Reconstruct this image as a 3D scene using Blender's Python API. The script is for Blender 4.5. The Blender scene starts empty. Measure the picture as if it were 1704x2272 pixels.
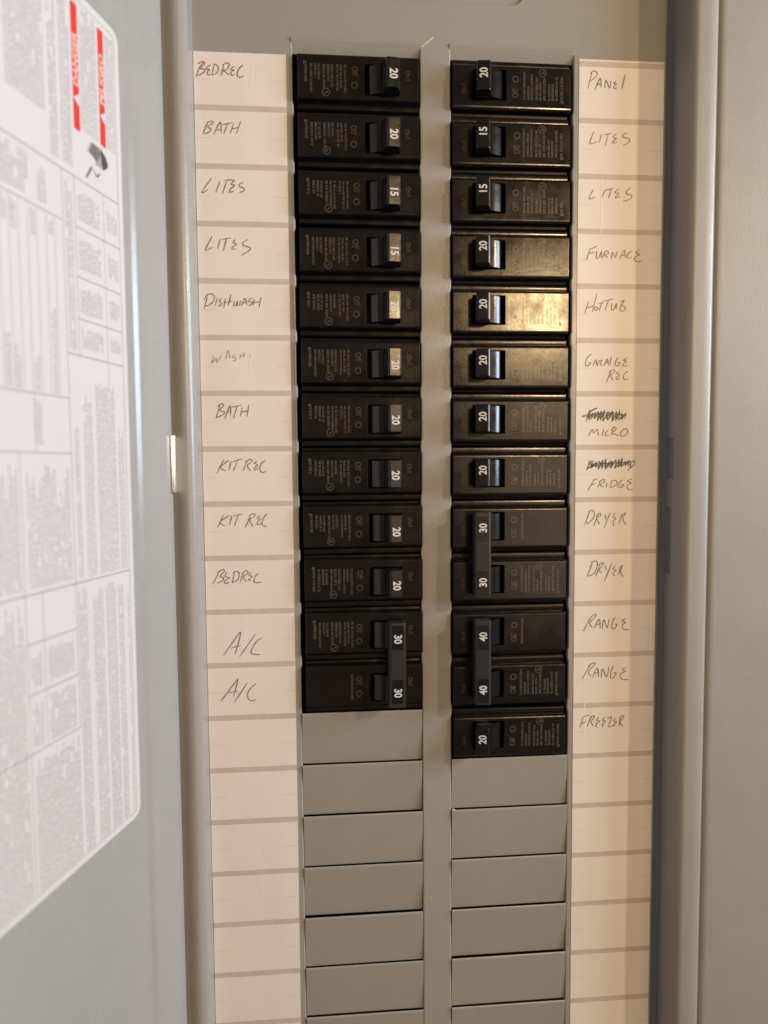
import bpy, bmesh, math, random
from mathutils import Vector, Matrix
R = math.radians
SC = bpy.context.scene
COL = SC.collection
random.seed(7)

# ------------------------------------------------------------------ camera
cam_data = bpy.data.cameras.new('camera')
cam = bpy.data.objects.new('camera', cam_data)
COL.objects.link(cam)
cam.location = (-0.0508256, -0.3236161, -0.1624890)
cam.rotation_euler = (1.5091345, 0.0073936, -0.0800532)
cam_data.sensor_fit = 'VERTICAL'
cam_data.sensor_height = 36.0
cam_data.lens = 1523.36 / 2272 * 36
cam_data.clip_start = 0.005
cam_data.clip_end = 50
cam_data.dof.use_dof = True
cam_data.dof.focus_distance = 0.325
cam_data.dof.aperture_fstop = 6.2
SC.camera = cam

# ------------------------------------------------------------------ light
world = bpy.data.worlds.new('World')
SC.world = world
world.use_nodes = True
bgn = world.node_tree.nodes['Background']
bgn.inputs['Color'].default_value = (1.0, 0.735, 0.56, 1)
bgn.inputs['Strength'].default_value = 0.14

def lamp(name, az, el, dist, size, power, color, target=(0.0, 0.0, -0.15), size_y=None):
    """area lamp seen from the panel at azimuth az (right of its normal) and elevation el"""
    d = bpy.data.lights.new(name, 'AREA')
    d.shape = 'ELLIPSE' if size_y is None else 'RECTANGLE'
    d.size = size
    d.size_y = size if size_y is None else size_y
    d.energy = power
    d.color = color
    o = bpy.data.objects.new(name, d)
    COL.objects.link(o)
    v = Vector((math.sin(R(az)) * math.cos(R(el)), -math.cos(R(az)) * math.cos(R(el)), math.sin(R(el))))
    o.location = Vector(target) + v * dist
    o.rotation_euler = v.to_track_quat('Z', 'Y').to_euler()
    return o

lamp('warm_room_lamp', 18.0, 12.0, 1.1, 0.10, 3.3, (1.0, 0.68, 0.33), target=(0.045, 0, -0.09))
lamp('warm_wall_glow', 26.0, 2.0, 2.0, 0.95, 5.6, (1.0, 0.705, 0.45), target=(0.04, 0, -0.14), size_y=1.05)
lamp('warm_side_lamp', 51.5, 19.0, 1.05, 0.05, 4.6, (1.0, 0.735, 0.47), target=(0.1, 0, -0.12))
lamp('window_light', 78.0, 10.0, 0.85, 0.26, 6.8, (0.66, 0.81, 1.0), target=(-0.1, -0.05, -0.13), size_y=0.34)

SC.view_settings.view_transform = 'Standard'
SC.view_settings.look = 'None'
SC.view_settings.gamma = 1.0
SC.view_settings.exposure = 0.0

# ------------------------------------------------------------------ materials
def mat(name, base, rough=0.5, metallic=0.0, noise=None, bump=None, spec=0.5, coat=0.0, var=0.0, var_scale=40, rvar=0.0, aniso=None):
    m = bpy.data.materials.new(name)
    m.use_nodes = True
    nt = m.node_tree
    b = nt.nodes['Principled BSDF']
    b.inputs['Base Color'].default_value = (*base, 1)
    b.inputs['Roughness'].default_value = rough
    b.inputs['Metallic'].default_value = metallic
    b.inputs['Specular IOR Level'].default_value = spec
    b.inputs['Coat Weight'].default_value = coat
    tc = nt.nodes.new('ShaderNodeTexCoord')
    src = tc.outputs['Object']
    if aniso:
        mp = nt.nodes.new('ShaderNodeMapping')
        mp.inputs['Scale'].default_value = aniso
        nt.links.new(src, mp.inputs['Vector'])
        src = mp.outputs['Vector']
    if var or rvar:
        n = nt.nodes.new('ShaderNodeTexNoise')
        n.inputs['Scale'].default_value = var_scale
        n.inputs['Detail'].default_value = 6
        n.inputs['Roughness'].default_value = 0.6
        nt.links.new(src, n.inputs['Vector'])
        if var:
            r = nt.nodes.new('ShaderNodeValToRGB')
            r.color_ramp.elements[0].position = 0.3
            r.color_ramp.elements[1].position = 0.7
            r.color_ramp.elements[0].color = (*[c * (1 - var) for c in base], 1)
            r.color_ramp.elements[1].color = (*[min(1, c * (1 + var)) for c in base], 1)
            nt.links.new(n.outputs['Fac'], r.inputs['Fac'])
            nt.links.new(r.outputs['Color'], b.inputs['Base Color'])
        if rvar:
            mr = nt.nodes.new('ShaderNodeMapRange')
            mr.inputs['From Min'].default_value = 0.3
            mr.inputs['From Max'].default_value = 0.7
            mr.inputs['To Min'].default_value = max(0.03, rough - rvar)
            mr.inputs['To Max'].default_value = rough + rvar
            nt.links.new(n.outputs['Fac'], mr.inputs['Value'])
            nt.links.new(mr.outputs['Result'], b.inputs['Roughness'])
    last = None
    for sc_, st, dist in (bump or ()):
        n = nt.nodes.new('ShaderNodeTexNoise')
        n.inputs['Scale'].default_value = sc_
        n.inputs['Detail'].default_value = 3
        nt.links.new(src, n.inputs['Vector'])
        bp = nt.nodes.new('ShaderNodeBump')
        bp.inputs['Strength'].default_value = st
        bp.inputs['Distance'].default_value = dist
        nt.links.new(n.outputs['Fac'], bp.inputs['Height'])
        if last:
            nt.links.new(last, bp.inputs['Normal'])
        last = bp.outputs['Normal']
    if last:
        nt.links.new(last, b.inputs['Normal'])
    return m

M = {}
M['paint'] = mat('grey_enamel', (0.322, 0.320, 0.296), 0.29, bump=[(800, 0.20, 0.0003), (28, 0.07, 0.002)], var=0.022, var_scale=55, rvar=0.05)
M['frame_paint'] = mat('grey_enamel_frame', (0.308, 0.298, 0.275), 0.42, bump=[(800, 0.22, 0.0003), (30, 0.08, 0.002)], var=0.02, var_scale=55, rvar=0.05)
M['door_paint'] = mat('grey_enamel_door', (0.345, 0.350, 0.344), 0.25, bump=[(800, 0.15, 0.0003), (20, 0.10, 0.002)], var=0.02, var_scale=45, rvar=0.05)
M['plastic'] = mat('black_breaker_plastic', (0.0075, 0.0064, 0.0057), 0.20, bump=[(800, 0.05, 0.0003), (45, 0.12, 0.0012)], var=0.2, var_scale=120, rvar=0.07, spec=0.5)
M['toggle'] = mat('black_toggle_plastic', (0.007, 0.007, 0.008), 0.23, bump=[(500, 0.10, 0.0003)], rvar=0.06, var_scale=150)
M['tie'] = mat('dark_tie_plastic', (0.020, 0.021, 0.024), 0.38, bump=[(600, 0.15, 0.0003)])
M['ink_white'] = mat('white_number_paint', (0.62, 0.62, 0.62), 0.5, var=0.15, var_scale=1500)
M['ink_grey'] = mat('grey_moulded_lettering', (0.075, 0.064, 0.055), 0.24, var=0.35, var_scale=900)
M['paper'] = mat('cream_label_film', (0.80, 0.765, 0.735), 0.42, bump=[(55, 0.22, 0.0012), (600, 0.06, 0.0003)], var=0.03, var_scale=30, aniso=(1.0, 1.0, 0.35))
M['band'] = mat('tan_printed_band', (0.57, 0.51, 0.475), 0.45, var=0.06, var_scale=200)
M['tick'] = mat('faint_printed_rule', (0.66, 0.60, 0.55), 0.5)
M['pencil'] = mat('graphite_pencil', (0.245, 0.205, 0.18), 0.45, var=0.45, var_scale=1600)
M['pencil_faint'] = mat('rubbed_out_pencil', (0.42, 0.36, 0.31), 0.5, var=0.3, var_scale=700)
M['pencil_dark'] = mat('heavy_pencil', (0.10, 0.08, 0.07), 0.4, var=0.45, var_scale=1600)
M['sticker'] = mat('white_label_vinyl', (0.655, 0.655, 0.66), 0.40, var=0.015, var_scale=20)
M['print_grey'] = mat('grey_label_print', (0.40, 0.39, 0.395), 0.5)
M['print_line'] = mat('grey_label_rule', (0.37, 0.355, 0.36), 0.5)
M['print_black'] = mat('black_label_print', (0.06, 0.055, 0.055), 0.5)
M['print_mid'] = mat('midgrey_label_print', (0.22, 0.21, 0.21), 0.5)
M['red'] = mat('red_label_print', (0.70, 0.032, 0.016), 0.45)
M['print_pink'] = mat('pale_lettering_on_red', (0.80, 0.52, 0.50), 0.5)
M['zinc'] = mat('zinc_plated_steel', (0.82, 0.79, 0.72), 0.34, metallic=1.0, bump=[(300, 0.15, 0.0005)], rvar=0.08, var_scale=200)
M['dark_steel'] = mat('dark_interior_steel', (0.030, 0.030, 0.032), 0.6)
M['strike'] = mat('blue_grey_steel', (0.24, 0.26, 0.27), 0.5)
M['gap'] = mat('pale_inner_flange', (0.42, 0.44, 0.45), 0.6)  # one even grey, paler than the enamel around it
M['wall'] = mat('grey_enamel_wall', (0.32, 0.325, 0.32), 0.55, bump=[(900, 0.07, 0.0003)])
M['patch'] = mat('bluish_blank_patch', (0.020, 0.021, 0.027), 0.4)
M['scratch'] = mat('bare_metal_scratch', (0.85, 0.80, 0.68), 0.35)

# ------------------------------------------------------------------ helpers
def mm(*v):
    return tuple(a * 0.001 for a in v)

def obj(name, mesh, material=None, parent=None, loc=(0, 0, 0), rot=(0, 0, 0)):
    o = bpy.data.objects.new(name, mesh)
    COL.objects.link(o)
    o.parent = parent
    o.location = loc
    o.rotation_euler = rot
    if material is not None and mesh is not None and not mesh.materials:
        mesh.materials.append(material)
    return o

def thing(name, label, category, loc=(0, 0, 0), rot=(0, 0, 0), group=None):
    o = bpy.data.objects.new(name, None)
    o.empty_display_size = 0.01
    COL.objects.link(o)
    o.location = loc
    o.rotation_euler = rot
    o['label'] = label
    o['category'] = category
    if group:
        o['group'] = group
    return o

def to_mesh(bm, name, smooth=False):
    bmesh.ops.recalc_face_normals(bm, faces=bm.faces)
    me = bpy.data.meshes.new(name)
    bm.to_mesh(me)
    bm.free()
    if smooth:
        me.polygons.foreach_set('use_smooth', [True] * len(me.polygons))
    return me

def box_bm(x0, x1, y0, y1, z0, z1, bm=None):
    bm = bm or bmesh.new()
    v = [bm.verts.new(p) for p in ((x0, y0, z0), (x1, y0, z0), (x1, y1, z0), (x0, y1, z0), (x0, y0, z1), (x1, y0, z1), (x1, y1, z1), (x0, y1, z1))]
    for f in ((0, 3, 2, 1), (4, 5, 6, 7), (0, 1, 5, 4), (1, 2, 6, 5), (2, 3, 7, 6), (3, 0, 4, 7)):
        bm.faces.new([v[i] for i in f])
    return bm

def box_mesh(name, x0, x1, y0, y1, z0, z1, bevel=0.0, seg=2):
    bm = box_bm(x0, x1, y0, y1, z0, z1)
    if bevel:
        bmesh.ops.bevel(bm, geom=bm.edges[:], offset=bevel, segments=seg, affect='EDGES', profile=0.5)
    return to_mesh(bm, name)

def prism_bm(pts, axis, a0, a1, bm=None):
    """closed outline pts extruded along axis 'x' (pts are y,z), 'y' (x,z) or 'z' (x,y)"""
    bm = bm or bmesh.new()
    def P(p, a):
        return {'x': (a, p[0], p[1]), 'y': (p[0], a, p[1]), 'z': (p[0], p[1], a)}[axis]
    A = [bm.verts.new(P(p, a0)) for p in pts]
    B = [bm.verts.new(P(p, a1)) for p in pts]
    n = len(pts)
    bm.faces.new(A)
    bm.faces.new(B[::-1])
    for i in range(n):
        bm.faces.new((A[i], B[i], B[(i + 1) % n], A[(i + 1) % n]))
    return bm

def rrect(x0, x1, z0, z1, r, seg=6):
    pts = []
    for cx, cz, a0 in ((x1 - r, z1 - r, 0), (x0 + r, z1 - r, 90), (x0 + r, z0 + r, 180), (x1 - r, z0 + r, 270)):
        for i in range(seg + 1):
            a = R(a0 + 90 * i / seg)
            pts.append((cx + r * math.cos(a), cz + r * math.sin(a)))
    return pts

def bake(bm_or_mesh, mods, name, smooth=False):
    me = bm_or_mesh if isinstance(bm_or_mesh, bpy.types.Mesh) else to_mesh(bm_or_mesh, name + '_src')
    o = bpy.data.objects.new('bake_tmp', me)
    COL.objects.link(o)
    for kind, props in mods:
        md = o.modifiers.new(kind, kind)
        for k, v in props.items():
            setattr(md, k, v)
    bpy.context.view_layer.update()
    dg = bpy.context.evaluated_depsgraph_get()
    res = bpy.data.meshes.new_from_object(o.evaluated_get(dg))
    res.name = name
    bpy.data.objects.remove(o)
    if smooth:
        res.set_sharp_from_angle(angle=R(32))
    return res

def cutter(bm):
    o = bpy.data.objects.new('cutter_tmp', to_mesh(bm, 'cutter'))
    COL.objects.link(o)
    return o

def sheet(name, prof, z0, z1, nz=2, smooth=True, thick=0.0012):
    """open profile of (x, y) points extruded along z as bent sheet metal of some thickness"""
    bm = bmesh.new()
    rows = []
    for k in range(nz):
        z = z0 + (z1 - z0) * k / (nz - 1)
        rows.append([bm.verts.new((x, y, z)) for x, y in prof])
    for k in range(nz - 1):
        for i in range(len(prof) - 1):
            bm.faces.new((rows[k][i], rows[k][i + 1], rows[k + 1][i + 1], rows[k + 1][i]))
    me = bpy.data.meshes.new(name)
    bm.to_mesh(me)
    bm.free()
    me.polygons.foreach_set('use_smooth', [smooth] * len(me.polygons))
    return bake(me, [('SOLIDIFY', dict(thickness=thick, offset=0.0))], name, smooth)

def quads_mesh(name, quads):
    """quads: list of four-point tuples"""
    vs, fs = [], []
    for q in quads:
        n = len(vs)
        vs.extend(q)
        fs.append(tuple(range(n, n + len(q))))
    me = bpy.data.meshes.new(name)
    me.from_pydata(vs, [], fs)
    me.update()
    return me

def text_mesh(body, size, bold=0.0, sx=1.0):
    """flat lettering, centred, lying in the x-z plane facing -y, turned to read upwards"""
    c = bpy.data.curves.new('lettering', 'FONT')
    c.body = body
    c.size = size
    c.offset = bold
    c.align_x = 'CENTER'
    c.align_y = 'CENTER'
    c.resolution_u = 3
    o = bpy.data.objects.new('lettering_tmp', c)
    COL.objects.link(o)
    bpy.context.view_layer.update()
    me = bpy.data.meshes.new_from_object(o.evaluated_get(bpy.context.evaluated_depsgraph_get()))
    bpy.data.objects.remove(o)
    for v in me.vertices:
        x, y, _ = v.co
        v.co = (-y, 0, x * sx)
    me.name = 'lettering'
    me.materials.clear()
    return me

def smooth_path(pts, n=5):
    if len(pts) < 3:
        a, b = pts[0], pts[-1]
        return [(a[0] + (b[0] - a[0]) * t / 4, a[1] + (b[1] - a[1]) * t / 4) for t in range(5)]
    P = [pts[0]] + list(pts) + [pts[-1]]
    out = []
    for i in range(1, len(P) - 2):
        p0, p1, p2, p3 = P[i - 1:i + 3]
        for k in range(n):
            t = k / n
            out.append(tuple(0.5 * (2 * p1[j] + (p2[j] - p0[j]) * t + (2 * p0[j] - 5 * p1[j] + 4 * p2[j] - p3[j]) * t * t + (3 * p1[j] - p0[j] - 3 * p2[j] + p3[j]) * t ** 3) for j in (0, 1)))
    out.append(pts[-1])
    return out

def ribbon_quads(path, w, y, rnd):
    """pencil stroke: a thin strip on the plane y"""
    L, Rr = [], []
    n = len(path)
    for i, p in enumerate(path):
        a = path[max(0, i - 1)]
        b = path[min(n - 1, i + 1)]
        dx, dz = b[0] - a[0], b[1] - a[1]
        l = math.hypot(dx, dz) or 1e-9
        ww = w * (0.62 + 0.55 * rnd.random()) * (0.6 if i in (0, n - 1) else 1) / 2
        L.append((p[0] - dz / l * ww, y, p[1] + dx / l * ww))
        Rr.append((p[0] + dz / l * ww, y, p[1] - dx / l * ww))
    return [(L[i], Rr[i], Rr[i + 1], L[i + 1]) for i in range(n - 1)]

WORDS = [
 ('BEDREC',0,[[(-1041,195),(-1062,169),(-1076,131)],[(-1069,186),(-1049,197),(-1036,190),(-1057,167),(-1039,165),(-1042,152),(-1070,136)],[(-1012,186),(-1028,173),(-1030,165),(-1015,165),(-1027,153),(-1024,140),(-1013,146)],[(-995,189),(-1007,141)],[(-1000,189),(-983,184),(-978,167),(-988,149),(-1009,140)],[(-954,185),(-967,140)],[(-960,185),(-941,196),(-929,189),(-942,168),(-957,162),(-945,156),(-932,144)],[(-908,182),(-921,174),(-923,167),(-909,166),(-922,157),(-922,144),(-907,147)],[(-870,189),(-885,175),(-896,150),(-886,135),(-867,144)]]),
 ('BATH',0,[[(-1029,-61),(-1053,-115)],[(-1032,-64),(-1011,-58),(-1009,-68),(-1032,-84),(-1018,-91),(-1022,-104),(-1048,-116)],[(-1005,-117),(-975,-62),(-971,-110)],[(-994,-98),(-973,-92)],[(-965,-72),(-919,-62)],[(-942,-68),(-961,-114)],[(-916,-65),(-932,-111)],[(-884,-54),(-904,-112)],[(-927,-91),(-893,-82)]]),
 ('LITES',0,[[(-1019,-307),(-1063,-371),(-1036,-358)],[(-981,-318),(-1001,-370)],[(-965,-315),(-919,-312)],[(-950,-315),(-972,-374)],[(-916,-312),(-932,-332),(-917,-336),(-938,-356),(-938,-368),(-920,-360)],[(-877,-323),(-896,-331),(-893,-342),(-875,-349),(-876,-359),(-896,-368)]]),
 ('LITES',0,[[(-1022,-565),(-1053,-625),(-1021,-612)],[(-986,-575),(-999,-619)],[(-976,-577),(-937,-569)],[(-958,-574),(-974,-629)],[(-919,-576),(-929,-589),(-914,-597),(-932,-610),(-933,-620),(-917,-617)],[(-861,-575),(-882,-588),(-883,-601),(-854,-611),(-857,-624),(-894,-647)]]),
 ('DISHWASH',0,[[(-1049,-835),(-1066,-889)],[(-1063,-848),(-1049,-824),(-1028,-821),(-1018,-832),(-1024,-853),(-1042,-871),(-1063,-876)],[(-1005,-837),(-1015,-875)],[(-984,-839),(-998,-851),(-989,-857),(-990,-870),(-1003,-876)],[(-969,-841),(-977,-883)],[(-944,-823),(-956,-873)],[(-977,-862),(-937,-851)],[(-927,-851),(-933,-870),(-922,-870),(-915,-853),(-917,-870),(-906,-869),(-901,-849)],[(-896,-872),(-880,-838),(-872,-869)],[(-891,-861),(-872,-856)],[(-848,-837),(-864,-847),(-861,-853),(-848,-856),(-853,-866),(-864,-872)],[(-838,-842),(-844,-869)],[(-808,-832),(-817,-879)],[(-841,-858),(-811,-852)]]),
 ('WASH',1,[[(-1026,-1098),(-1038,-1133),(-1016,-1109),(-1014,-1130),(-992,-1098)],[(-974,-1114),(-960,-1074),(-953,-1111)],[(-969,-1101),(-953,-1098)],[(-929,-1093),(-943,-1103),(-927,-1108),(-930,-1119),(-940,-1119)],[(-903,-1090),(-909,-1111)],[(-887,-1084),(-893,-1106)],[(-906,-1101),(-887,-1096)],[(-863,-1092),(-861,-1105)]]),
 ('BATH',0,[[(-1003,-1320),(-1023,-1384)],[(-1016,-1331),(-997,-1317),(-987,-1325),(-1006,-1347),(-986,-1352),(-988,-1365),(-1025,-1382)],[(-983,-1387),(-958,-1325),(-956,-1371)],[(-977,-1357),(-953,-1352)],[(-953,-1333),(-905,-1323)],[(-926,-1328),(-943,-1384)],[(-902,-1333),(-912,-1375)],[(-872,-1320),(-882,-1377)],[(-908,-1356),(-875,-1347)]]),
 ('KIT REC',0,[[(-991,-1573),(-1025,-1637)],[(-968,-1576),(-1006,-1608),(-983,-1626)],[(-958,-1579),(-969,-1625)],[(-953,-1584),(-905,-1569)],[(-929,-1579),(-949,-1627)],[(-886,-1585),(-905,-1627)],[(-894,-1588),(-873,-1572),(-862,-1580),(-884,-1601),(-871,-1625)],[(-838,-1583),(-852,-1590),(-837,-1599),(-852,-1612),(-850,-1622),(-835,-1612)],[(-801,-1577),(-820,-1593),(-827,-1618),(-818,-1633),(-798,-1629)]]),
 ('KIT REC',0,[[(-998,-1829),(-1027,-1888)],[(-971,-1832),(-1014,-1862),(-993,-1881)],[(-960,-1832),(-972,-1878)],[(-955,-1835),(-910,-1825)],[(-931,-1832),(-949,-1881)],[(-875,-1836),(-899,-1890)],[(-883,-1836),(-861,-1826),(-854,-1836),(-878,-1855),(-864,-1885)],[(-829,-1834),(-843,-1845),(-830,-1853),(-843,-1864),(-842,-1877),(-827,-1872)],[(-797,-1826),(-816,-1848),(-822,-1878),(-801,-1886)]]),
 ('BEDREC',0,[[(-1022,-2090),(-1053,-2152)],[(-1030,-2098),(-1008,-2084),(-1000,-2093),(-1020,-2117),(-1004,-2123),(-1010,-2137),(-1034,-2149)],[(-987,-2096),(-998,-2118),(-977,-2124),(-1002,-2142),(-991,-2151),(-980,-2143)],[(-953,-2097),(-964,-2147)],[(-961,-2102),(-942,-2094),(-931,-2108),(-940,-2135),(-967,-2149)],[(-912,-2100),(-929,-2148)],[(-918,-2106),(-899,-2092),(-891,-2103),(-913,-2122),(-899,-2144)],[(-875,-2101),(-888,-2112),(-873,-2120),(-889,-2136),(-877,-2139)],[(-843,-2107),(-856,-2118),(-865,-2142),(-849,-2151),(-829,-2146)]]),
 ('A/C',0,[[(-1013,-2493),(-942,-2394),(-932,-2395),(-959,-2489)],[(-976,-2457),(-930,-2447)],[(-861,-2392),(-938,-2501)],[(-832,-2413),(-857,-2430),(-882,-2468),(-879,-2488),(-844,-2493)]]),
 ('A/C',0,[[(-1030,-2712),(-958,-2619),(-950,-2617),(-969,-2689)],[(-1002,-2671),(-951,-2667)],[(-904,-2626),(-970,-2723)],[(-863,-2631),(-893,-2657),(-905,-2685),(-895,-2711),(-865,-2710)]]),
 ('PANEL',0,[[(739,218),(720,143)],[(731,210),(745,224),(761,219),(761,203),(734,179)],[(754,138),(778,194),(784,152)],[(762,162),(786,169)],[(801,150),(806,184),(824,150),(829,182)],[(855,183),(843,172),(857,168),(843,157),(849,149),(860,153)],[(898,216),(883,145)]]),
 ('LITES',0,[[(751,-49),(732,-104),(768,-94)],[(787,-61),(778,-99)],[(798,-64),(835,-55)],[(821,-59),(807,-111)],[(860,-54),(844,-73),(860,-78),(844,-91),(847,-99),(866,-93)],[(911,-50),(891,-61),(894,-71),(923,-78),(920,-94),(892,-109)]]),
 ('LITES',0,[[(751,-315),(730,-356),(760,-350)],[(810,-313),(794,-348)],[(813,-316),(847,-307)],[(838,-312),(825,-354)],[(875,-309),(855,-325),(875,-330),(859,-344),(861,-351),(881,-343)],[(932,-302),(912,-319),(915,-332),(938,-337),(932,-353),(896,-366)]]),
 ('FURNACE',0,[[(740,-585),(722,-640)],[(737,-591),(774,-574)],[(729,-613),(760,-602)],[(771,-598),(769,-628),(780,-629),(794,-600),(791,-628)],[(811,-600),(798,-630)],[(805,-606),(822,-596),(828,-608),(811,-617),(825,-626)],[(843,-632),(848,-602),(862,-626),(871,-597)],[(885,-632),(905,-592),(911,-626)],[(891,-618),(913,-612)],[(945,-595),(928,-604),(919,-620),(928,-628),(942,-622)],[(979,-591),(962,-603),(979,-611),(957,-625),(965,-644),(992,-640)]]),
 ('HOT TUB',0,[[(734,-834),(716,-890)],[(774,-799),(752,-883)],[(726,-864),(763,-853)],[(771,-856),(763,-867),(769,-875),(780,-866),(771,-856)],[(780,-845),(808,-836)],[(799,-839),(786,-877)],[(808,-832),(856,-819)],[(831,-828),(814,-877)],[(848,-841),(846,-866),(857,-871),(871,-841),(869,-868)],[(897,-841),(886,-876)],[(891,-832),(908,-828),(897,-849),(913,-857),(912,-873),(889,-877)]]),
 ('GARAGE REC',0,[[(751,-1080),(731,-1097),(722,-1124),(729,-1138),(749,-1124),(737,-1121)],[(758,-1138),(772,-1107),(778,-1135)],[(763,-1124),(777,-1121)],[(789,-1110),(780,-1138)],[(789,-1113),(803,-1110),(795,-1124),(806,-1136)],[(815,-1135),(829,-1104),(835,-1132)],[(820,-1123),(835,-1119)],[(849,-1093),(841,-1137)],[(883,-1096),(872,-1112),(869,-1132),(884,-1135),(892,-1121),(878,-1121)],[(926,-1098),(909,-1109),(924,-1115),(907,-1129),(910,-1137),(930,-1134)],[(847,-1162),(826,-1217)],[(838,-1168),(858,-1154),(867,-1162),(847,-1181),(859,-1204)],[(890,-1162),(876,-1170),(890,-1179),(876,-1192),(879,-1201),(893,-1195)],[(930,-1162),(913,-1176),(911,-1195),(919,-1202),(935,-1198)]]),
 ('MICRO',0,[[(741,-1473),(758,-1439),(767,-1456),(784,-1437),(790,-1470)],[(816,-1439),(808,-1470)],[(839,-1442),(825,-1456),(825,-1470),(842,-1467)],[(862,-1426),(854,-1470)],[(853,-1445),(871,-1428),(876,-1440),(856,-1456),(891,-1469)],[(917,-1440),(903,-1451),(899,-1468),(917,-1472),(935,-1457),(932,-1440),(914,-1435)]]),
 ('FRIDGE',0,[[(770,-1683),(741,-1733)],[(764,-1684),(787,-1677)],[(756,-1708),(779,-1699)],[(802,-1688),(790,-1718)],[(796,-1691),(819,-1680),(822,-1691),(802,-1705),(819,-1717)],[(836,-1697),(831,-1717)],[(860,-1686),(851,-1717)],[(854,-1689),(877,-1685),(886,-1698),(874,-1712),(851,-1720)],[(912,-1681),(895,-1701),(892,-1717),(912,-1719),(918,-1706),(901,-1709)],[(958,-1679),(938,-1690),(956,-1698),(936,-1712),(945,-1732),(965,-1729)]]),
 ('DRYER',0,[[(751,-1835),(726,-1902)],[(743,-1838),(763,-1829),(775,-1844),(766,-1872),(737,-1897)],[(792,-1850),(773,-1903)],[(783,-1858),(804,-1843),(804,-1858),(786,-1869),(801,-1898)],[(827,-1850),(833,-1876)],[(853,-1842),(825,-1915)],[(879,-1842),(868,-1862),(882,-1871),(868,-1885),(874,-1910)],[(914,-1848),(897,-1899)],[(906,-1860),(932,-1843),(917,-1871),(933,-1902)]]),
 ('DRYER',0,[[(769,-2079),(743,-2150)],[(757,-2082),(786,-2077),(792,-2100),(775,-2139),(743,-2151)],[(804,-2100),(784,-2154)],[(795,-2100),(818,-2086),(821,-2094),(801,-2123),(813,-2134)],[(830,-2100),(839,-2123)],[(865,-2089),(829,-2177)],[(883,-2101),(871,-2118),(886,-2124),(871,-2138),(880,-2153)],[(909,-2107),(899,-2150)],[(903,-2113),(922,-2102),(909,-2127),(922,-2159)]]),
 ('RANGE',0,[[(763,-2354),(725,-2422)],[(757,-2360),(780,-2340),(788,-2349),(757,-2383),(772,-2406)],[(781,-2409),(804,-2364),(811,-2410)],[(787,-2392),(813,-2387)],[(821,-2413),(828,-2367),(846,-2408),(854,-2365)],[(883,-2357),(872,-2383),(869,-2411),(884,-2412),(896,-2392),(884,-2392)],[(939,-2364),(922,-2375),(937,-2384),(922,-2398),(931,-2419),(958,-2420)]]),
 ('RANGE',0,[[(760,-2594),(722,-2661)],[(751,-2599),(777,-2582),(786,-2589),(754,-2623),(766,-2649)],[(775,-2655),(798,-2607),(805,-2653)],[(781,-2635),(807,-2630)],[(818,-2657),(825,-2613),(846,-2655),(857,-2603)],[(881,-2598),(866,-2629),(867,-2658),(881,-2659),(894,-2636),(880,-2635)],[(949,-2608),(925,-2619),(940,-2629),(914,-2645),(926,-2669),(959,-2670)]]),
 ('FREEZER',0,[[(730,-2849),(713,-2907)],[(733,-2850),(763,-2842)],[(719,-2884),(745,-2876)],[(769,-2854),(749,-2903)],[(763,-2857),(783,-2846),(786,-2857),(769,-2877),(784,-2901)],[(810,-2855),(798,-2870),(813,-2876),(796,-2890),(799,-2908)],[(840,-2856),(828,-2871),(843,-2877),(828,-2891),(831,-2906)],[(852,-2866),(875,-2858),(858,-2904),(882,-2901)],[(896,-2864),(884,-2876),(899,-2882),(885,-2896),(894,-2905)],[(920,-2856),(912,-2906)],[(911,-2865),(932,-2851),(935,-2863),(917,-2883),(932,-2907)]]),
 ('scribble',2,[[(706,-1377),(732,-1367),(766,-1342),(783,-1337),(744,-1356),(729,-1399)],[(744,-1344),(739,-1388),(760,-1360),(754,-1385),(774,-1357),(768,-1382),(789,-1353),(784,-1398),(804,-1350),(799,-1395),(819,-1347),(813,-1392),(834,-1363),(828,-1388),(849,-1360),(843,-1385),(864,-1357),(859,-1401),(879,-1353),(874,-1398),(894,-1350),(889,-1395),(910,-1366),(904,-1392),(925,-1363),(919,-1388)],[(747,-1348),(745,-1392),(770,-1364),(767,-1389),(792,-1360),(790,-1385),(814,-1357),(812,-1401),(837,-1353),(835,-1397),(859,-1350),(857,-1394),(882,-1365),(879,-1390),(904,-1362),(902,-1387),(926,-1358)],[(712,-1379),(766,-1367),(835,-1359),(922,-1373)]]),
 ('scribble',2,[[(769,-1590),(747,-1604),(732,-1636)],[(747,-1585),(742,-1626),(764,-1600),(758,-1621),(780,-1595),(775,-1617),(796,-1591),(791,-1632),(813,-1586),(808,-1627),(829,-1581),(824,-1622),(846,-1596),(840,-1618),(862,-1592),(857,-1613),(879,-1587),(874,-1628),(895,-1582),(890,-1624),(911,-1578),(906,-1619),(928,-1593),(923,-1614),(945,-1588),(939,-1610)],[(756,-1588),(755,-1623),(781,-1603),(779,-1619),(805,-1599),(804,-1615),(829,-1594),(828,-1630),(854,-1590),(853,-1626),(878,-1586),(877,-1621),(903,-1601),(902,-1617),(928,-1597),(926,-1613),(952,-1593),(951,-1628)],[(937,-1619),(966,-1591),(972,-1605),(949,-1628),(937,-1637)],[(734,-1630),(786,-1607),(867,-1602),(969,-1596)]]),
]
# ------------------------------------------------------------------ the panel: sheet metal
PITCH = 0.0254
TOP = 0.0260                 # top of the first breaker row
ZT, ZB = 0.120, -0.520       # built height
XO0, XO1 = 0.0070, 0.0651    # opening, from the centre line

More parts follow.
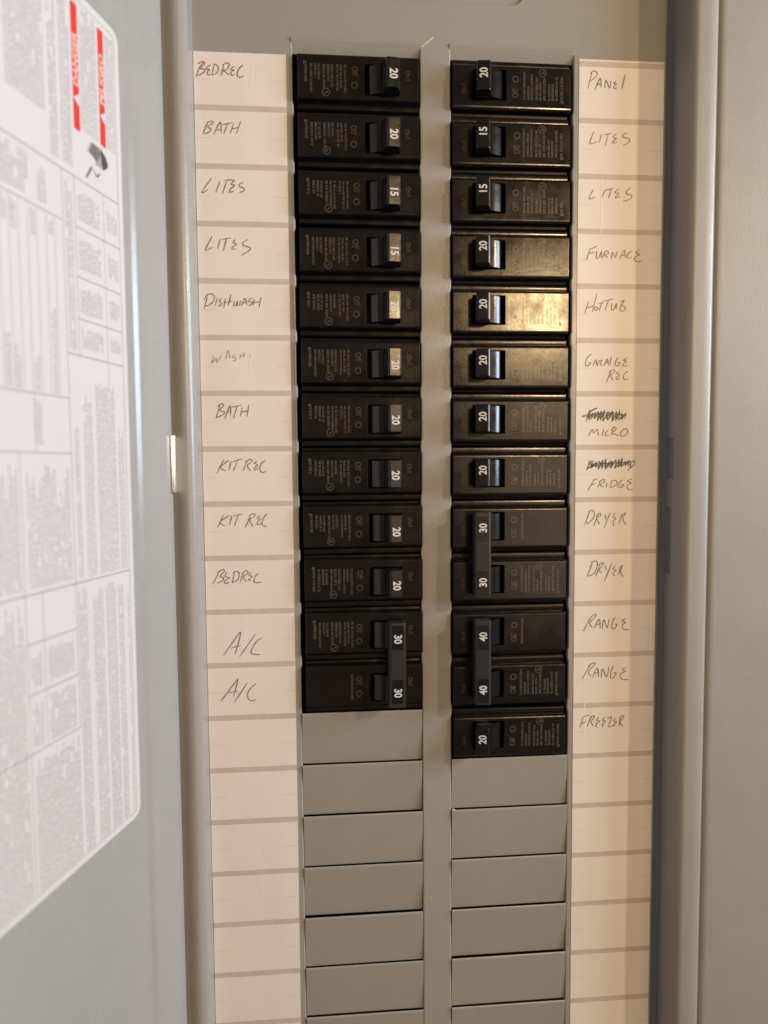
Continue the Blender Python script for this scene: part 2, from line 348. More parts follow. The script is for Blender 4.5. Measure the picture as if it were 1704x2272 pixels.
panel = thing('breaker_panel', 'grey steel breaker panel with two columns of breakers and cream label strips', 'breaker panel', (0, 0, -0.52))
panel_z = 0.52
def part(name, mesh, material, parent=panel, loc=(0, 0, 0), rot=(0, 0, 0)):
    if parent is panel:
        loc = (loc[0], loc[1], loc[2] + panel_z)
    return obj(name, mesh, material, parent, loc, rot)

NROW = 20
OB = TOP - PITCH * NROW
LIP = 0.0312
# dead front with two openings and the recess above them
cuts = []
for s in (-1, 1):
    x0, x1 = sorted((s * XO0, s * XO1))
    # opening outline with the small nibs left by broken-out plates
    pts = [(x0, OB), (x1, OB)]
    nb = 0.00035
    edge_r, edge_l = [], []
    for k in range(NROW, -1, -1):
        z = TOP - PITCH * k
        last = 12 if s < 0 else 13
        if 0 < k < last:
            edge_r += [(x1, z - 0.0032), (x1 - nb, z - 0.0022), (x1 - nb, z + 0.0022), (x1, z + 0.0032)]
            edge_l += [(x0, z - 0.0032), (x0 + nb, z - 0.0022), (x0 + nb, z + 0.0022), (x0, z + 0.0032)]
    pts = [(x0, OB), (x1, OB)] + edge_r + [(x1, LIP), (x0, LIP)] + edge_l[::-1]
    cuts.append(cutter(prism_bm(pts, 'y', -0.01, 0.02)))
cuts.append(cutter(prism_bm(rrect(-0.0405, 0.0405, 0.0503, 0.110, 0.0050), 'y', -0.01, 0.02)))
mods = [('BOOLEAN', dict(object=c, operation='DIFFERENCE', solver='EXACT')) for c in cuts]
mods.append(('BEVEL', dict(width=0.0006, segments=3, limit_method='ANGLE', angle_limit=R(50), harden_normals=False)))
me = bake(box_bm(-0.1165, 0.1093, 0.0, 0.0032, ZB, ZT), mods, 'dead_front')
for c in cuts:
    bpy.data.objects.remove(c)
part('dead_front', me, M['paint'])

# recessed plate of the opening above, its rim rounded
me = bake(box_bm(-0.046, 0.046, 0.0011, 0.0026, 0.045, 0.115), [], 'main_recess')
part('recess_plate', me, M['strike'] if False else M['paint'])

# sloping lip over each opening
def tilted_plate(name, w, z_top, z_bot, y_top, y_bot, bow=0.0, nx=5, nz=4, th=0.0009):
    bm = bmesh.new()
    g = []
    head = [(0.00012, 0.0), (0.00003, -0.00012)]      # slightly rolled top edge
    for y, dz in head:
        g.append([bm.verts.new((-w / 2 + w * i / (nx - 1), y_top + y, z_top + dz)) for i in range(nx)])
    for k in range(nz):
        t = k / (nz - 1)
        row = []
        for i in range(nx):
            u = i / (nx - 1)
            # bent along the top edge, then running straight back into the opening
            y = y_top + (y_bot - y_top) * t + 0.0
            row.append(bm.verts.new((-w / 2 + w * u, y, z_top - 0.0004 + (z_bot - z_top + 0.0004) * t)))
        g.append(row)
    for k in range(len(g) - 1):
        for i in range(nx - 1):
            bm.faces.new((g[k][i], g[k][i + 1], g[k + 1][i + 1], g[k + 1][i]))
    me = bpy.data.meshes.new(name)
    bm.to_mesh(me)
    bm.free()
    return bake(me, [('SOLIDIFY', dict(thickness=th, offset=-1.0)), ('BEVEL', dict(width=0.00020, segments=2, limit_method='ANGLE', angle_limit=R(50)))], name)

XC = (XO0 + XO1) / 2
W_OPEN = XO1 - XO0
lip_me = tilted_plate('opening_lip', W_OPEN + 0.0008, LIP + 0.0003, TOP + 0.0002, 0.0003, 0.0028)
for s in (-1, 1):
    part('opening_lip', lip_me, M['paint'], loc=(s * XC, 0, 0))

# blank plates below the breakers
rp = random.Random(5)
plates = [tilted_plate('filler_plate', W_OPEN - 0.0003, -0.0001, -PITCH + 0.0003, 0.0, 0.0019 + 0.0003 * j, 0.0001) for j in range(3)]
for s, first in ((-1, 12), (1, 13)):
    for k in range(first, NROW):
        part('filler_plate', plates[rp.randrange(3)], M['paint'],
             loc=(s * XC + rp.uniform(-1, 1) * 0.0001, rp.uniform(0.0001, 0.0003), TOP - PITCH * k),
             rot=(R(rp.uniform(-0.4, 0.4)), R(rp.uniform(-0.1, 0.1)), R(rp.uniform(-0.05, 0.15))))

# frame round the recess: bent sheet on both sides
def arc(cx, cy, r, a0, a1, n=8):
    return [(cx + r * math.cos(R(a0 + (a1 - a0) * i / n)), cy + r * math.sin(R(a0 + (a1 - a0) * i / n))) for i in range(n + 1)]
D0 = 0.0155
prof_r = [(0.1146, -0.0086)] + arc(0.1176, -D0 + 0.0030, 0.0030, 180, 270) + [(0.1215, -D0 - 0.0001), (0.1245, -D0 + 0.0000)]
prof_r += [(0.1253, -D0 + 0.0003), (0.1260, -D0 + 0.0009), (0.1267, -D0 + 0.0009), (0.1274, -D0 + 0.0003), (0.1284, -D0 - 0.0001), (0.1300, -D0 - 0.0001), (0.150, -D0), (0.20, -D0), (0.26, -D0)]
part('cover_frame', sheet('cover_frame', prof_r, ZB, ZT), M['frame_paint'])
prof_l = [(-0.1096, 0.0030), (-0.1096, -0.0095)] + arc(-0.1136, -0.0110, 0.0042, 10, -80, 10)
prof_l += [(-0.1145, -0.01505), (-0.1165, -0.0144), (-0.1195, -0.0139), (-0.123, -0.0138), (-0.16, -0.0138), (-0.25, -0.0138)]
part('cover_frame', sheet('cover_frame', prof_l, ZB, ZT), M['paint'])
# inner wall on the latch side, notched for the door latch
segs = [(ZT, -0.1482, 0.0012), (-0.1482, -0.1680, -0.0062), (-0.1680, -0.1818, 0.0012), (-0.1818, -0.2141, -0.0044), (-0.2141, ZB, 0.0012)]
bm = bmesh.new()
for za, zb, yb in segs:
    box_bm(0.1140, 0.1152, -0.00855, yb, zb, za, bm)
bmesh.ops.remove_doubles(bm, verts=bm.verts, dist=1e-6)
part('recess_wall', to_mesh(bm, 'recess_wall'), M['wall'])
part('strike_plate', box_mesh('strike_plate', 0.1146, 0.1156, -0.0064, 0.0010, -0.1684, -0.1478, 0.0002), M['strike'])
part('strike_plate', box_mesh('strike_plate', 0.1147, 0.1157, -0.0064, 0.0010, -0.2146, -0.1814, 0.0002), M['strike'])
part('inner_flange', box_mesh('inner_flange', 0.1095, 0.1165, 0.0016, 0.0028, ZB, ZT), M['gap'])
# box behind
bm = bmesh.new()
box_bm(-0.135, 0.135, 0.072, 0.074, ZB, ZT, bm)
box_bm(0.128, 0.1298, 0.006, 0.0718, ZB, ZT, bm)
box_bm(-0.1298, -0.128, 0.006, 0.0718, ZB, ZT, bm)
part('enclosure_box', to_mesh(bm, 'enclosure_box'), M['dark_steel'])
part('mounting_pan', box_mesh('mounting_pan', -0.07, 0.07, 0.0502, 0.0719, ZB + 0.01, ZT - 0.01), M['dark_steel'])
# scratch above the centre strip
rs = random.Random(2)
part('paint_scratch', quads_mesh('paint_scratch', ribbon_quads(smooth_path([(-0.0061, 0.0301), (-0.0035, 0.0322), (-0.0007, 0.0346)]), 0.0004, -0.00012, rs)), M['scratch'])

for pts, yy, w in (([(0.0075, -0.3288), (0.0088, -0.3293)], -0.0002, 0.0006), ([(-0.004, -0.372), (-0.0028, -0.375)], -0.00012, 0.0002)):
    part('paint_scratch', quads_mesh('paint_scratch', ribbon_quads(smooth_path(pts), w, yy, rs)), M['scratch'])
# hinge
bm = bmesh.new()
bmesh.ops.create_cone(bm, cap_ends=True, segments=24, radius1=0.0020, radius2=0.0020, depth=0.0250)
bmesh.ops.bevel(bm, geom=[e for e in bm.edges if abs(abs(e.verts[0].co.z) - 0.0125) < 1e-5 and abs(e.verts[0].co.z - e.verts[1].co.z) < 1e-5], offset=0.0005, segments=3, affect='EDGES', profile=0.5)
hk = part('hinge_knuckle', to_mesh(bm, 'hinge_knuckle', True), M['zinc'], loc=(-0.1182, -0.0212, -0.1595))
bm = box_bm(-0.1190, -0.1172, -0.0200, -0.0138, -0.1715, -0.1475)
part('hinge_leaf', to_mesh(bm, 'hinge_leaf'), M['zinc'])

# ------------------------------------------------------------------ directory strips
def strip_mesh(x0, x1, z0, z1):
    bm = bmesh.new()
    n = 60
    ra = random.Random(int(x0 * 1e5))
    prev = None
    for i in range(n + 1):
        z = z1 + (z0 - z1) * i / n
        j0, j1 = ra.uniform(-1, 1) * 6e-5, ra.uniform(-1, 1) * 6e-5
        r = [bm.verts.new((x0 + j0, -0.00018, z)), bm.verts.new((x1 + j1, -0.00018, z)), bm.verts.new((x1 + j1, -0.00002, z)), bm.verts.new((x0 + j0, -0.00002, z))]
        if prev:
            for a in range(4):
                bm.faces.new((prev[a], prev[(a + 1) % 4], r[(a + 1) % 4], r[a]))
        else:
            bm.faces.new(r)
        prev = r
    bm.faces.new(prev[::-1])
    return to_mesh(bm, 'directory_strip')
SX0, SX1 = 0.0678, 0.1088
strips = {}
for s, top in ((-1, 0.0242), (1, 0.0276)):
    x0, x1 = sorted((s * SX0, s * SX1))
    st = part('directory_strip', strip_mesh(x0, x1, ZB, top), M['paper'])
    strips[s] = st
    rd = random.Random(3 + s)
    for k in range(-1 if s > 0 else 0, 20):
        z = -PITCH * k + rd.uniform(-1, 1) * 0.0001
        hh = 0.00125
        if k == -1:
            z = 0.0255
        q = [(x0 + 0.00002, -0.00021, z - hh), (x1 - 0.00002, -0.00021, z - hh), (x1 - 0.00002, -0.00021, z + hh), (x0 + 0.00002, -0.00021, z + hh)]
        obj('printed_divider', quads_mesh('printed_divider', [q]), M['band'], st)
        zt = -PITCH * (k - 0.5) - 0.0005
        for a, b in () if k == -1 else ((x0 + 0.0006, x0 + rd.uniform(0.0055, 0.008)), (x1 - rd.uniform(0.0055, 0.008), x1 - 0.0006)):
            obj('printed_tick', quads_mesh('printed_tick', [((a, -0.00021, zt), (b, -0.00021, zt), (b, -0.00021, zt + 0.00022), (a, -0.00021, zt + 0.00022))]), M['tick'], st)

def crease(parent, pts, w=0.0010, hgt=0.00007):
    path = smooth_path([(a * 1e-3, c * 1e-3) for a, c in pts])
    bm = bmesh.new()
    rows = []
    for i, p in enumerate(path):
        a, c = path[max(0, i - 1)], path[min(len(path) - 1, i + 1)]
        dx, dz = c[0] - a[0], c[1] - a[1]
        l = math.hypot(dx, dz) or 1e-9
        f = math.sin(math.pi * min(max(i / (len(path) - 1), 0.03), 0.97))
        rows.append([bm.verts.new((p[0] + k * dz / l * w / 2, -0.00017 - e * hgt * f, p[1] - k * dx / l * w / 2)) for k, e in ((-1, 0), (-0.4, 0.7), (0, 1), (0.4, 0.7), (1, 0))])
    for r0, r1 in zip(rows, rows[1:]):
        for i in range(4):
            bm.faces.new((r0[i], r0[i + 1], r1[i + 1], r1[i]))
    return obj('paper_crease', to_mesh(bm, 'paper_crease', True), M['paper'], parent)
for pts in ([(-83.5, 23.5), (-83.0, 16), (-84.0, 8)], [(-86, -104), (-86.4, -114), (-85.6, -121)], [(-80, -114), (-81, -120)],
            [(-88, -356), (-85.5, -366), (-88.5, -373)], [(-90, -383), (-91.0, -392)], [(-84, -340), (-85, -352)]):
    crease(strips[-1], pts)
for pts in ([(79.5, -17), (79.0, -40), (79.4, -62)], [(73, -252), (73.6, -280), (73.2, -300)]):
    crease(strips[1], pts)
rw = random.Random(11)
for word, kind, strokes in WORDS:
    q = []
    w = {0: 0.00050, 1: 0.00042, 2: 0.00046}[kind]
    for i, stroke in enumerate(strokes):
        path = smooth_path([(a * 1e-4, b * 1e-4) for a, b in stroke])
        q += ribbon_quads(path, w, -0.00026 - 0.00001 * (i % 3), rw)
    s = -1 if strokes[0][0][0] < 0 else 1
    m = {0: 'pencil', 1: 'pencil_faint', 2: 'pencil_dark'}[kind]
    o = obj('crossed_out_word' if kind == 2 else 'handwritten_word', quads_mesh('handwritten_word', q), M[m], strips[s])
    if kind == 2:
        o['label'] = 'pencilled word scribbled out'
    elif kind == 1:
        o['label'] = 'pencilled word %s, half rubbed out' % word
    else:
        o['label'] = 'pencilled word ' + word

# ------------------------------------------------------------------ breakers
# modelled as they stand in the right column: +x is the outer end, z up, -y towards the viewer
FACE = -0.0026
BX0, BX1 = -0.0278, 0.0273
def body_mesh():
    prof = [(0.0500, 0.0124), (0.0012, 0.0124), (0.0006, 0.0122)] + [(0.0002 + 90 * (zz - 0.0109) ** 2, zz) for zz in (0.0119, 0.0115, 0.0111, 0.0107, 0.0103, 0.0099)]      # (y, z)
    prof += [(0.0008, 0.0097), (-0.0008, 0.0091)]
    prof += [(FACE + 0.0014 * (1 - math.sin(R(a))), 0.0078 + 0.0012 * math.cos(R(a))) for a in range(20, 91, 14)]
    for i in range(6):
        a = R(90 * i / 5)
        prof.append((FACE + 0.0016 * (1 - math.cos(a)), -0.0094 - 0.0016 * math.sin(a)))
    prof += [(0.0014, -0.0111), (0.0018, -0.0124), (0.0500, -0.0124)]
    bm = prism_bm(prof, 'x', BX0, BX1)
    cut = cutter(box_bm(-0.0186, -0.0031, -0.02, 0.010, -0.0068, 0.0068))
    me = bake(bm, [('BOOLEAN', dict(object=cut, operation='DIFFERENCE', solver='EXACT')),
                   ('BEVEL', dict(width=0.00045, segments=3, limit_method='ANGLE', angle_limit=R(40)))], 'breaker_body')
    bpy.data.objects.remove(cut)
    return me
BODY = body_mesh()

def toggle_mesh(tall=True):
    bm = bmesh.new()
    # rocker drum, its axis upright
    cx, cy, r = -0.0108, 0.0036, 0.0070
    drum = [(-0.0049, 0.0090), (-0.0049, -0.0018), (-0.0054, -0.0024), (-0.0062, -0.00297), (-0.0071, -0.00347), (-0.0080, -0.00387), (-0.0089, -0.00417), (-0.0098, -0.0044)]
    drum += [(-0.0150, -0.0042), (-0.0172, -0.0018), (-0.0181, 0.0020), (-0.0181, 0.0090)]
    prism_bm(drum, 'z', -0.0061, 0.0061, bm)
    t = bmesh.new()
    yt = -0.0106 if tall else -0.0064
    prism_bm([(-0.0100, -0.0010), (-0.0104, -0.0042), (-0.0121, yt + 0.0002), (-0.0127, yt - 0.0003), (-0.0181, yt + 0.0003), (-0.0185, yt + 0.0009), (-0.0164, -0.0010)], 'z', -0.0064, 0.0064, t)
    bmesh.ops.bevel(t, geom=t.edges[:], offset=0.0004, segments=2, affect='EDGES', profile=0.5)
    me2 = bpy.data.meshes.new('t'); t.to_mesh(me2); t.free()
    bm.from_mesh(me2)
    bpy.data.meshes.remove(me2)
    me = to_mesh(bm, 'toggle')
    me.set_sharp_from_angle(angle=R(25))
    me.polygons.foreach_set('use_smooth', [abs(p.normal.z) < 0.1 and len(p.vertices) == 4 and -0.0099 < p.center.x < -0.0050 and -0.0046 < p.center.y < -0.0018 for p in me.polygons])
    return me
TOG = toggle_mesh(True)
TOG_LOW = toggle_mesh(False)

def tie_mesh():
    x0, x1, y0, y1 = -0.0192, -0.0114, -0.0122, -0.0056
    bm = prism_bm([(x0, y1), (x0, y0 + 0.0005), (x0 + 0.0004, y0 + 0.0003), (x1 - 0.0009, y0), (x1, y0 + 0.0012), (x1 + 0.0004, y1)], 'z', -0.0200, 0.0200)
    bmesh.ops.bevel(bm, geom=bm.edges[:], offset=0.0004, segments=2, affect='EDGES', profile=0.5)
    return to_mesh(bm, 'handle_tie')
TIE = tie_mesh()
TIE_WIN = box_mesh('number_window', -0.0180, -0.0126, -0.01225, -0.0116, -0.0062, 0.0052, 0.0002, 1)

AMP = {a: text_mesh(a, 0.0050, 0.00014, 0.86) for a in ('15', '20', '30', '40')}
OFF = text_mesh('Off/', 0.0040, 0.00004, 0.66)
ON = text_mesh('On/I', 0.0030, 0.00002, 0.8)

def ring_quads(cx, cz, r, w, y, n=20):
    q = []
    for i in range(n):
        a, b = 2 * math.pi * i / n, 2 * math.pi * (i + 1) / n
        q.append(tuple((cx + rr * math.cos(t), y, cz + rr * math.sin(t)) for rr, t in ((r, a), (r, b), (r - w, b), (r - w, a))))
    return q

def print_mesh(full, seed):
    """fine moulded lettering: lines that read upwards, too small to read"""
    rn = random.Random(seed)
    y = FACE - 0.00006
    q = []
    cols = [(0.0232, 0.0013), (0.0208, 0.0012), (0.0189, 0.0012), (0.0173, 0.0011), (0.0150, 0.0012), (0.0131, 0.0011), (0.0114, 0.0012), (0.0090, 0.0011), (0.0074, 0.0011), (0.0055, 0.0012)]
    if not full:
        cols = cols[-1:]
    for i, (x, w) in enumerate(cols):
        z, end = -0.0062, rn.choice((-0.0005, 0.0012, 0.0040, 0.0056))
        if i == len(cols) - 1:
            end = 0.0058
        if full and i in (2, 3):
            end = min(end, 0.0010)
        while z < end:
            l = rn.uniform(0.0006, 0.0022)
            z2 = min(z + l, end + 0.0002)
            zz = z
            while zz < z2:                      # letters
                h = rn.uniform(0.00028, 0.0005)
                ww = w * rn.uniform(0.65, 1.0)
                q.append(((x - ww / 2, y, zz), (x + w / 2, y, zz), (x + w / 2, y, zz + h), (x - ww / 2, y, zz + h)))
                zz += h + 0.00014
            z = z2 + rn.uniform(0.0003, 0.0007)
    if full:
        q += ring_quads(0.0142, 0.0060, 0.00185, 0.00042, y)
        q.append(tuple((0.0142 + a, y, 0.0060 + b) for a, b in ((-0.0010, -0.0002), (-0.0007, -0.0007), (0.0009, 0.0004), (0.0006, 0.0009))))
        q.append(tuple((0.0235 + 0.0008 * math.cos(R(a)), y, -0.0065 + 0.0008 * math.sin(R(a))) for a in range(0, 360, 45)))
    return quads_mesh('fine_lettering', q)
PRINTS = [print_mesh(True, s) for s in range(1, 9)]
SHORT = print_mesh(False, 4)
CIRCLE = quads_mesh('off_symbol', ring_quads(0.0, 0.0, 0.00150, 0.00045, 0))

def add_pole(root, dz, amp, full, rn, tall=True):
    b = obj('body', BODY, M['plastic'], root, (0, 0, dz))
    y = FACE - 0.00006
    pr = obj('fine_lettering', PRINTS[rn.randrange(8)] if full else SHORT, M['ink_grey'], b, (rn.uniform(-4, 4) * 1e-4, 0, rn.uniform(-3, 3) * 1e-4))
    jx, jz = rn.uniform(-6, 6) * 1e-4, rn.uniform(-3, 3) * 1e-4
    obj('off_mark', OFF, M['ink_grey'], b, (0.0016 + jx, y, -0.0034 + jz))
    obj('off_symbol', CIRCLE, M['ink_grey'], b, (0.0016 + jx, y, 0.0028 + jz))
    obj('on_mark', ON, M['ink_grey'], b, (-0.0226 + jx * 0.4, y, -0.0022 + jz))
    t = obj('toggle', TOG if tall else TOG_LOW, M['toggle'], root, (0, 0, dz))
    if tall:
        o = obj('amp_number', AMP[amp], M['ink_white'], t, (-0.0153, -0.01073, 0.0010 + rn.uniform(-4, 4) * 1e-4), (0, 0, R(-6.3)))
        o['label'] = 'white number ' + amp
    return b

GROUP = 'circuit breakers in the panel'
def place(side, rows, label, amp, rn):
    z = TOP - PITCH * (rows[0] + len(rows) / 2)
    x = side * (XC - 0.0004 + rn.uniform(-1, 1) * 0.00015)
    rot = (R(rn.uniform(-0.5, 0.5)), (0 if side > 0 else math.pi) + R(rn.uniform(-0.25, 0.25)), R(rn.uniform(-0.5, 0.5)))
    two = len(rows) == 2
    root = thing('double_breaker' if two else 'circuit_breaker', label, 'breaker', (x, 0.0002 + rn.uniform(-1, 1) * 0.0002, z), rot, GROUP)
    if two:
        pole = add_pole(root, PITCH / 2, amp, False, rn, False)
        add_pole(root, -PITCH / 2, amp, True, rn, False)
        tie = obj('handle_tie', TIE, M['tie'], root)
        for dz in (PITCH / 2, -PITCH / 2):
            w = obj('number_window', TIE_WIN, M['toggle'], tie, (0, 0, dz), (0, 0, 0))
            n = obj('amp_number', AMP[amp], M['ink_white'], tie, (-0.0153, -0.01238, dz), (0, 0, R(-1.2)))
            n['label'] = 'white number ' + amp
    else:
        add_pole(root, 0, amp, True, rn)
    return root

rn = random.Random(21)
left = [('20', 'black 20-amp breaker at the top of the left column, beside BEDREC'),
        ('20', 'black 20-amp breaker beside the upper BATH label, second from top on the left'),
        ('15', 'black 15-amp breaker beside the upper LITES label of the left strip'),
        ('15', 'black 15-amp breaker beside the lower LITES label of the left strip'),
        ('20', 'black 20-amp breaker beside the DISHWASH label'),
        ('20', 'black 20-amp breaker beside the half-erased WASH label'),
        ('20', 'black 20-amp breaker beside the lower BATH label, under the WASH one'),
        ('20', 'black 20-amp breaker beside the upper KIT REC label'),
        ('20', 'black 20-amp breaker beside the lower KIT REC label'),
        ('20', 'black 20-amp breaker beside the lower BEDREC label, above the A/C pair')]
for k, (a, l) in enumerate(left):
    br = place(-1, [k], l, a, rn)
    if k < 4:              # tilt added so these handles mirror the warm room lamp
        [c for c in br.children if c.name.startswith('toggle')][0].rotation_euler = (R(-(3.0, 4.0, 2.6, 1.0)[k]), 0, 0)
place(-1, [10, 11], 'black double 30-amp breaker with joined handle beside the two A/C labels', '30', rn)
right = [('20', 'black 20-amp breaker at the top of the right column, beside PANEL'),
         ('15', 'black 15-amp breaker beside the upper LITES label of the right strip'),
         ('15', 'black 15-amp breaker beside the lower LITES label of the right strip'),
         ('20', 'black 20-amp breaker beside the FURNACE label'),
         ('20', 'black 20-amp breaker with the bright golden glare beside HOT TUB'),
         ('20', 'black 20-amp breaker beside the GARAGE REC label'),
         ('20', 'black 20-amp breaker beside the MICRO label and its crossed-out word'),
         ('20', 'black 20-amp breaker beside the FRIDGE label and its crossed-out word')]
for k, (a, l) in enumerate(right):
    place(1, [k], l, a, rn)
place(1, [8, 9], 'black double 30-amp breaker with joined handle beside the two DRYER labels', '30', rn)
place(1, [10, 11], 'black double 40-amp breaker with joined handle beside the two RANGE labels', '40', rn)
place(1, [12], 'black 20-amp breaker at the foot of the right column, beside FREEZER', '20', rn)

# ------------------------------------------------------------------ the open door
A = R(16.4)
ux, uy = -math.sin(A), -math.cos(A)
DZ = -0.52
door = thing('panel_door', 'open grey steel panel door with a white warning label, swung out on the left', 'panel door',
             (-0.1185, -0.0200, DZ), (0, 0, math.atan2(uy, ux)))
door['kind'] = 'thing'
def dpart(name, mesh, material, parent=door):
    return obj(name, mesh, material, parent, (0, 0, -DZ) if parent is door else (0, 0, 0))
DL = 0.225
prof = [(0.0006, -0.0060)] + [(0.0014 - 0.0014 * math.cos(R(a)), -0.0014 + 0.0014 * math.sin(R(a)) + 0.0004) for a in range(0, 91, 15)]
prof += [(0.0060, 0.0004), (0.0140, 0.0004), (0.0228, 0.0004)]
prof += [(0.0228 + 0.0038 * t, 0.0004 - 0.0014 * (3 * t * t - 2 * t ** 3)) for t in [i / 10 for i in range(1, 11)]]
prof += [(0.0300, -0.0010), (0.06, -0.0010), (0.12, -0.0010), (0.19, -0.0010), (DL, -0.0010)]
dpart('door_sheet', sheet('door_sheet', prof, ZB, ZT, 2, True, 0.0010), M['door_paint'])
dpart('door_flange', box_mesh('door_flange', DL + 0.0002, DL + 0.0014, -0.0150, -0.0006, ZB, ZT, 0.0003), M['door_paint'])

Y0 = -0.0005            # front of the sheet
S0, S1, LT, LB = 0.0310, 0.2050, 0.0005, -0.2990
bm = prism_bm(rrect(S0, S1, LB, LT, 0.0045), 'y', Y0 + 0.00002, Y0 + 0.00020)
label = dpart('warning_label', to_mesh(bm, 'warning_label'), M['sticker'])
label['label'] = 'white label with grey print and two red bars'
YP = Y0 + 0.00024
def lq(s0, s1, z0, z1, y=YP):
    """s in mm from the hinge, z in mm"""
    return tuple((a * 1e-3, y, b * 1e-3) for a, b in ((s0, z0), (s1, z0), (s1, z1), (s0, z1)))
lines = []
def hl(z, s0, s1, w=0.45):
    lines.append(lq(s0, s1, z - w / 2, z + w / 2))
def vl(s, z0, z1, w=0.35):
    lines.append(lq(s - w / 2, s + w / 2, z0, z1))
hl(-62.5, 33.7, 203, .5); hl(-79.3, 66, 203, .4)
for z in (-79.0, -95.8, -110.0):
    hl(z, 33.7, 59.6, .45)
hl(-122.6, 33.7, 66, .5); hl(-137.8, 66.2, 203, .4); hl(-156.3, 66.2, 203, .45); hl(-200.6, 33.7, 203, .5)
hl(-216.0, 66.2, 90.2, .4); hl(-232.0, 66.2, 90.2, .4); hl(-250.6, 66.2, 203, .4)
vl(33.8, -296.5, -2.4, .3); vl(59.7, -122.6, -62.5, .3); vl(43.4, -133.0, -62.5, .25); vl(66.1, -250.6, -62.5, .3)
vl(90.3, -296.0, -156.3, .3); vl(82.6, -250.6, -200.6, .25); vl(120.0, -296.0, -62.5, .3); vl(160.0, -296.0, -62.5, .3)
hl(-2.4, 33.8, 203, .3); hl(-296.5, 33.8, 203, .3)
for s in (70.4, 74.6, 78.8, 83.0, 87.0, 91.0, 95.0, 99.2, 103.4, 107.6, 111.8):
    vl(s, -156.3 if s in (83.0,) else -137.8, -79.3, .2)
obj('printed_grid', quads_mesh('printed_grid', lines), M['print_line'], label)

# paragraphs of print too small to read: lines run up the label
def paragraph(s0, s1, z0, z1, pitch, rnd, fill=0.9, rag=0.3, hgt=None):
    q = []
    fill = 1 - (1 - fill) * 0.3
    pitch *= 0.86
    s = s0 + pitch * 0.2
    hgt = hgt or pitch * 0.56
    while s + hgt < s1 + 0.01:
        z = z0 + rnd.random() * 0.4
        ze = z1 - (rnd.random() ** 2) * rag * (z1 - z0)
        while z < ze:
            l = rnd.uniform(0.8, 2.8)
            if rnd.random() < fill:
                zz = z
                while zz < min(z + l, ze):
                    h = rnd.uniform(0.28, 0.55)
                    a = s + rnd.choice((0, 0, 0.12, -0.10)) * hgt
                    q.append(lq(a, s + hgt, zz, zz + h))
                    zz += h + 0.20
            z += l + rnd.uniform(0.45, 0.7)
        s += pitch
    return q
rt = random.Random(99)
T = []
# first column, top to bottom
T += paragraph(45.2, 54.6, -45, -3.5, 1.55, rt, .9, .15)
T += paragraph(34.6, 40.0, -45, -4.0, 1.55, rt, .9, .15)
T += paragraph(60.0, 65.5, -60, -3.0, 1.6, rt, .9, .25)
T += paragraph(67.0, 71.0, -60, -3.0, 1.6, rt, .85, .3)
T += paragraph(73.0, 90.0, -48, -3.0, 1.55, rt, .92, .15)
T += paragraph(95.0, 118.0, -58, -3.0, 1.9, rt, .8, .4)
T += paragraph(123.0, 200.0, -58, -3.0, 1.9, rt, .85, .3)
for z0, z1 in ((-77.5, -66), (-94, -81.5), (-109, -98), (-121, -112)):
    T += paragraph(46.0, 58.4, z0 + 1, z1 - 1, 1.6, rt, .9, .2)
    T += paragraph(35.2, 42.0, z0 + 2.5, z1 - 2.0, 1.5, rt, .9, .15)
T += paragraph(61.0, 64.6, -121, -64.5, 1.5, rt, .85, .1)
T += paragraph(54.0, 59.4, -199.5, -136, 1.5, rt, .93, .05)
T += paragraph(40.2, 51.6, -199.5, -130.5, 1.5, rt, .94, .04)
T += paragraph(35.0, 39.4, -199.5, -146, 1.5, rt, .9, .1)
T += paragraph(61.6, 64.6, -199, -147, 1.5, rt, .9, .1)
T += paragraph(60.2, 65.4, -296, -203, 1.5, rt, .94, .05)
T += paragraph(51.0, 57.4, -296, -204.5, 1.45, rt, .95, .05)
T += paragraph(43.2, 50.2, -296, -203.5, 1.45, rt, .95, .05)
T += paragraph(38.4, 42.2, -296, -204, 1.45, rt, .95, .05)
T += paragraph(34.6, 36.4, -296, -206, 1.4, rt, .8, .2)
# second column
T += paragraph(68.2, 81.8, -230, -219.5, 1.35, rt, .95, .03)
T += paragraph(84.0, 89.2, -230, -219, 1.5, rt, .9, .2)
T += paragraph(68.0, 81.8, -249.5, -234, 1.4, rt, .92, .1)
T += paragraph(84.0, 89.0, -249, -235, 1.5, rt, .9, .2)
T += paragraph(67.0, 89.6, -296, -252.5, 1.5, rt, .93, .15)
T += paragraph(67.5, 89.0, -199, -160, 1.6, rt, .8, .45)
T += paragraph(79.5, 83.5, -154, -140, 1.5, rt, .9, .15)
for s in (71, 79.5, 88, 92, 100):
    T += paragraph(s, s + 3.2, -137, -137 + rt.uniform(8, 30), 1.5, rt, .85, .4)
    T += paragraph(s, s + 3.2, -79.5 - rt.uniform(5, 12), -80.5, 1.5, rt, .85, .3)
T += paragraph(74.0, 79.0, -77.5, -66, 1.6, rt, .8, .3)
T += paragraph(82.0, 118.0, -77.5, -64, 1.8, rt, .7, .4)
T += paragraph(91.5, 118.5, -199, -159, 1.55, rt, .9, .3)
T += paragraph(91.5, 118.5, -296, -203, 1.5, rt, .93, .15)
for z0, z1 in ((-296, -203), (-199, -159), (-154, -82)):
    T += paragraph(122, 158, z0, z1, 1.7, rt, .9, .25)
    T += paragraph(162, 200, z0, z1, 1.7, rt, .9, .25)
o = obj('fine_print', quads_mesh('fine_print', T), M['print_grey'], label)
o['kind'] = 'stuff'

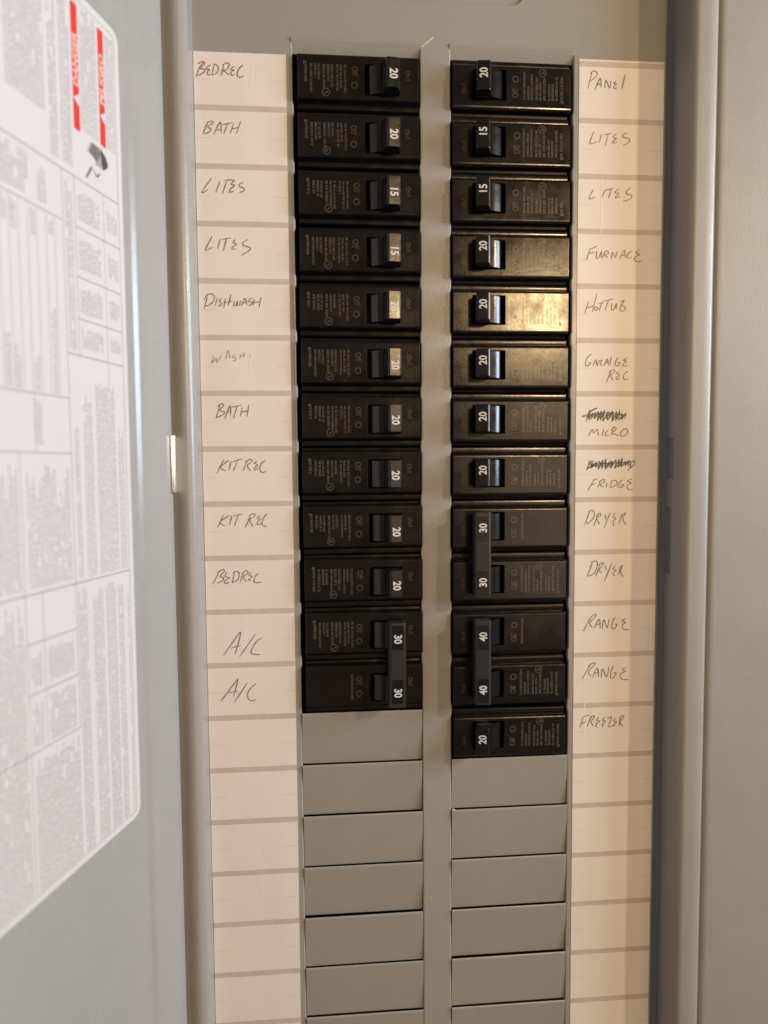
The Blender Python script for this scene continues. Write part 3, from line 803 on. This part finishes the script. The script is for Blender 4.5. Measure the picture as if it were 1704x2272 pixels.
# red warning bars with pale lettering and a white triangle
YR = YP + 0.00004
for s0, s1, zb, zt in ((55.3, 58.7, -46.2, -4.4), (40.6, 43.9, -45.2, -4.5)):
    bar = obj('red_bar', quads_mesh('red_bar', [lq(s0, s1, zb, zt, YR)]), M['red'], label)
    lm = text_mesh('DANGER' if s0 > 50 else 'PELIGRO', 0.0037, 0.00012, 1.0)
    lo = min(v.co.z for v in lm.vertices)
    k = 0.0176 / (max(v.co.z for v in lm.vertices) - lo)
    xm = (max(v.co.x for v in lm.vertices) + min(v.co.x for v in lm.vertices)) / 2
    for v in lm.vertices:
        v.co = (-(v.co.x - xm) + (s0 + s1) * 0.0005, YR + 0.00005, (v.co.z - lo) * k + (zb + 14.6) * 1e-3)
    obj('bar_lettering', lm, M['print_pink'], label)
    sm = (s0 + s1) / 2
    tri = tuple((a * 1e-3, YR + 0.00004, b * 1e-3) for a, b in ((s0 + 0.2, zb + 12.4), (s0 + 0.2, zb + 8.2), (s1 - 0.2, zb + 10.3)))
    obj('alert_triangle', quads_mesh('alert_triangle', [tri]), M['sticker'], label)
# pictogram of a hand
def poly(pts, y):
    return tuple((a * 1e-3, y, b * 1e-3) for a, b in pts)
obj('pictogram', quads_mesh('pictogram', [poly([(49.8, -46.9), (43.6, -46.4), (40.8, -48.7), (42.7, -53.6), (47.0, -53.7), (47.6, -51.4), (51.7, -50.7)], YR)]), M['print_line'], label)
fing = []
for i in range(5):
    t = i / 4
    a0, a1 = 50.9 - 1.7 * t, -50.6 + 3.4 * t
    fing.append(poly([(a0, a1), (a0 - 0.45, a1 + 0.5), (a0 - 5.0 - t, a1 - 1.1), (a0 - 4.6 - t, a1 - 1.6)], YR + 0.00003))
obj('pictogram_hatching', quads_mesh('pictogram_hatching', fing), M['print_black'], label)
obj('pictogram_black_shapes', quads_mesh('pictogram_black_shapes', [poly([(43.8, -47.2), (41.4, -48.2), (40.0, -50.1), (39.8, -51.7), (42.7, -53.9), (43.7, -51.9), (43.8, -49.8)], YR + 0.00004),
     poly([(49.9, -55.2), (49.2, -55.6), (52.6, -60.5), (53.2, -60.1)], YR), poly([(49.4, -55.5), (49.0, -56.0), (46.5, -58.0), (44.8, -56.2), (45.2, -55.8), (46.6, -57.2)], YR)]), M['print_black'], label)  # printed black crescent and strokes
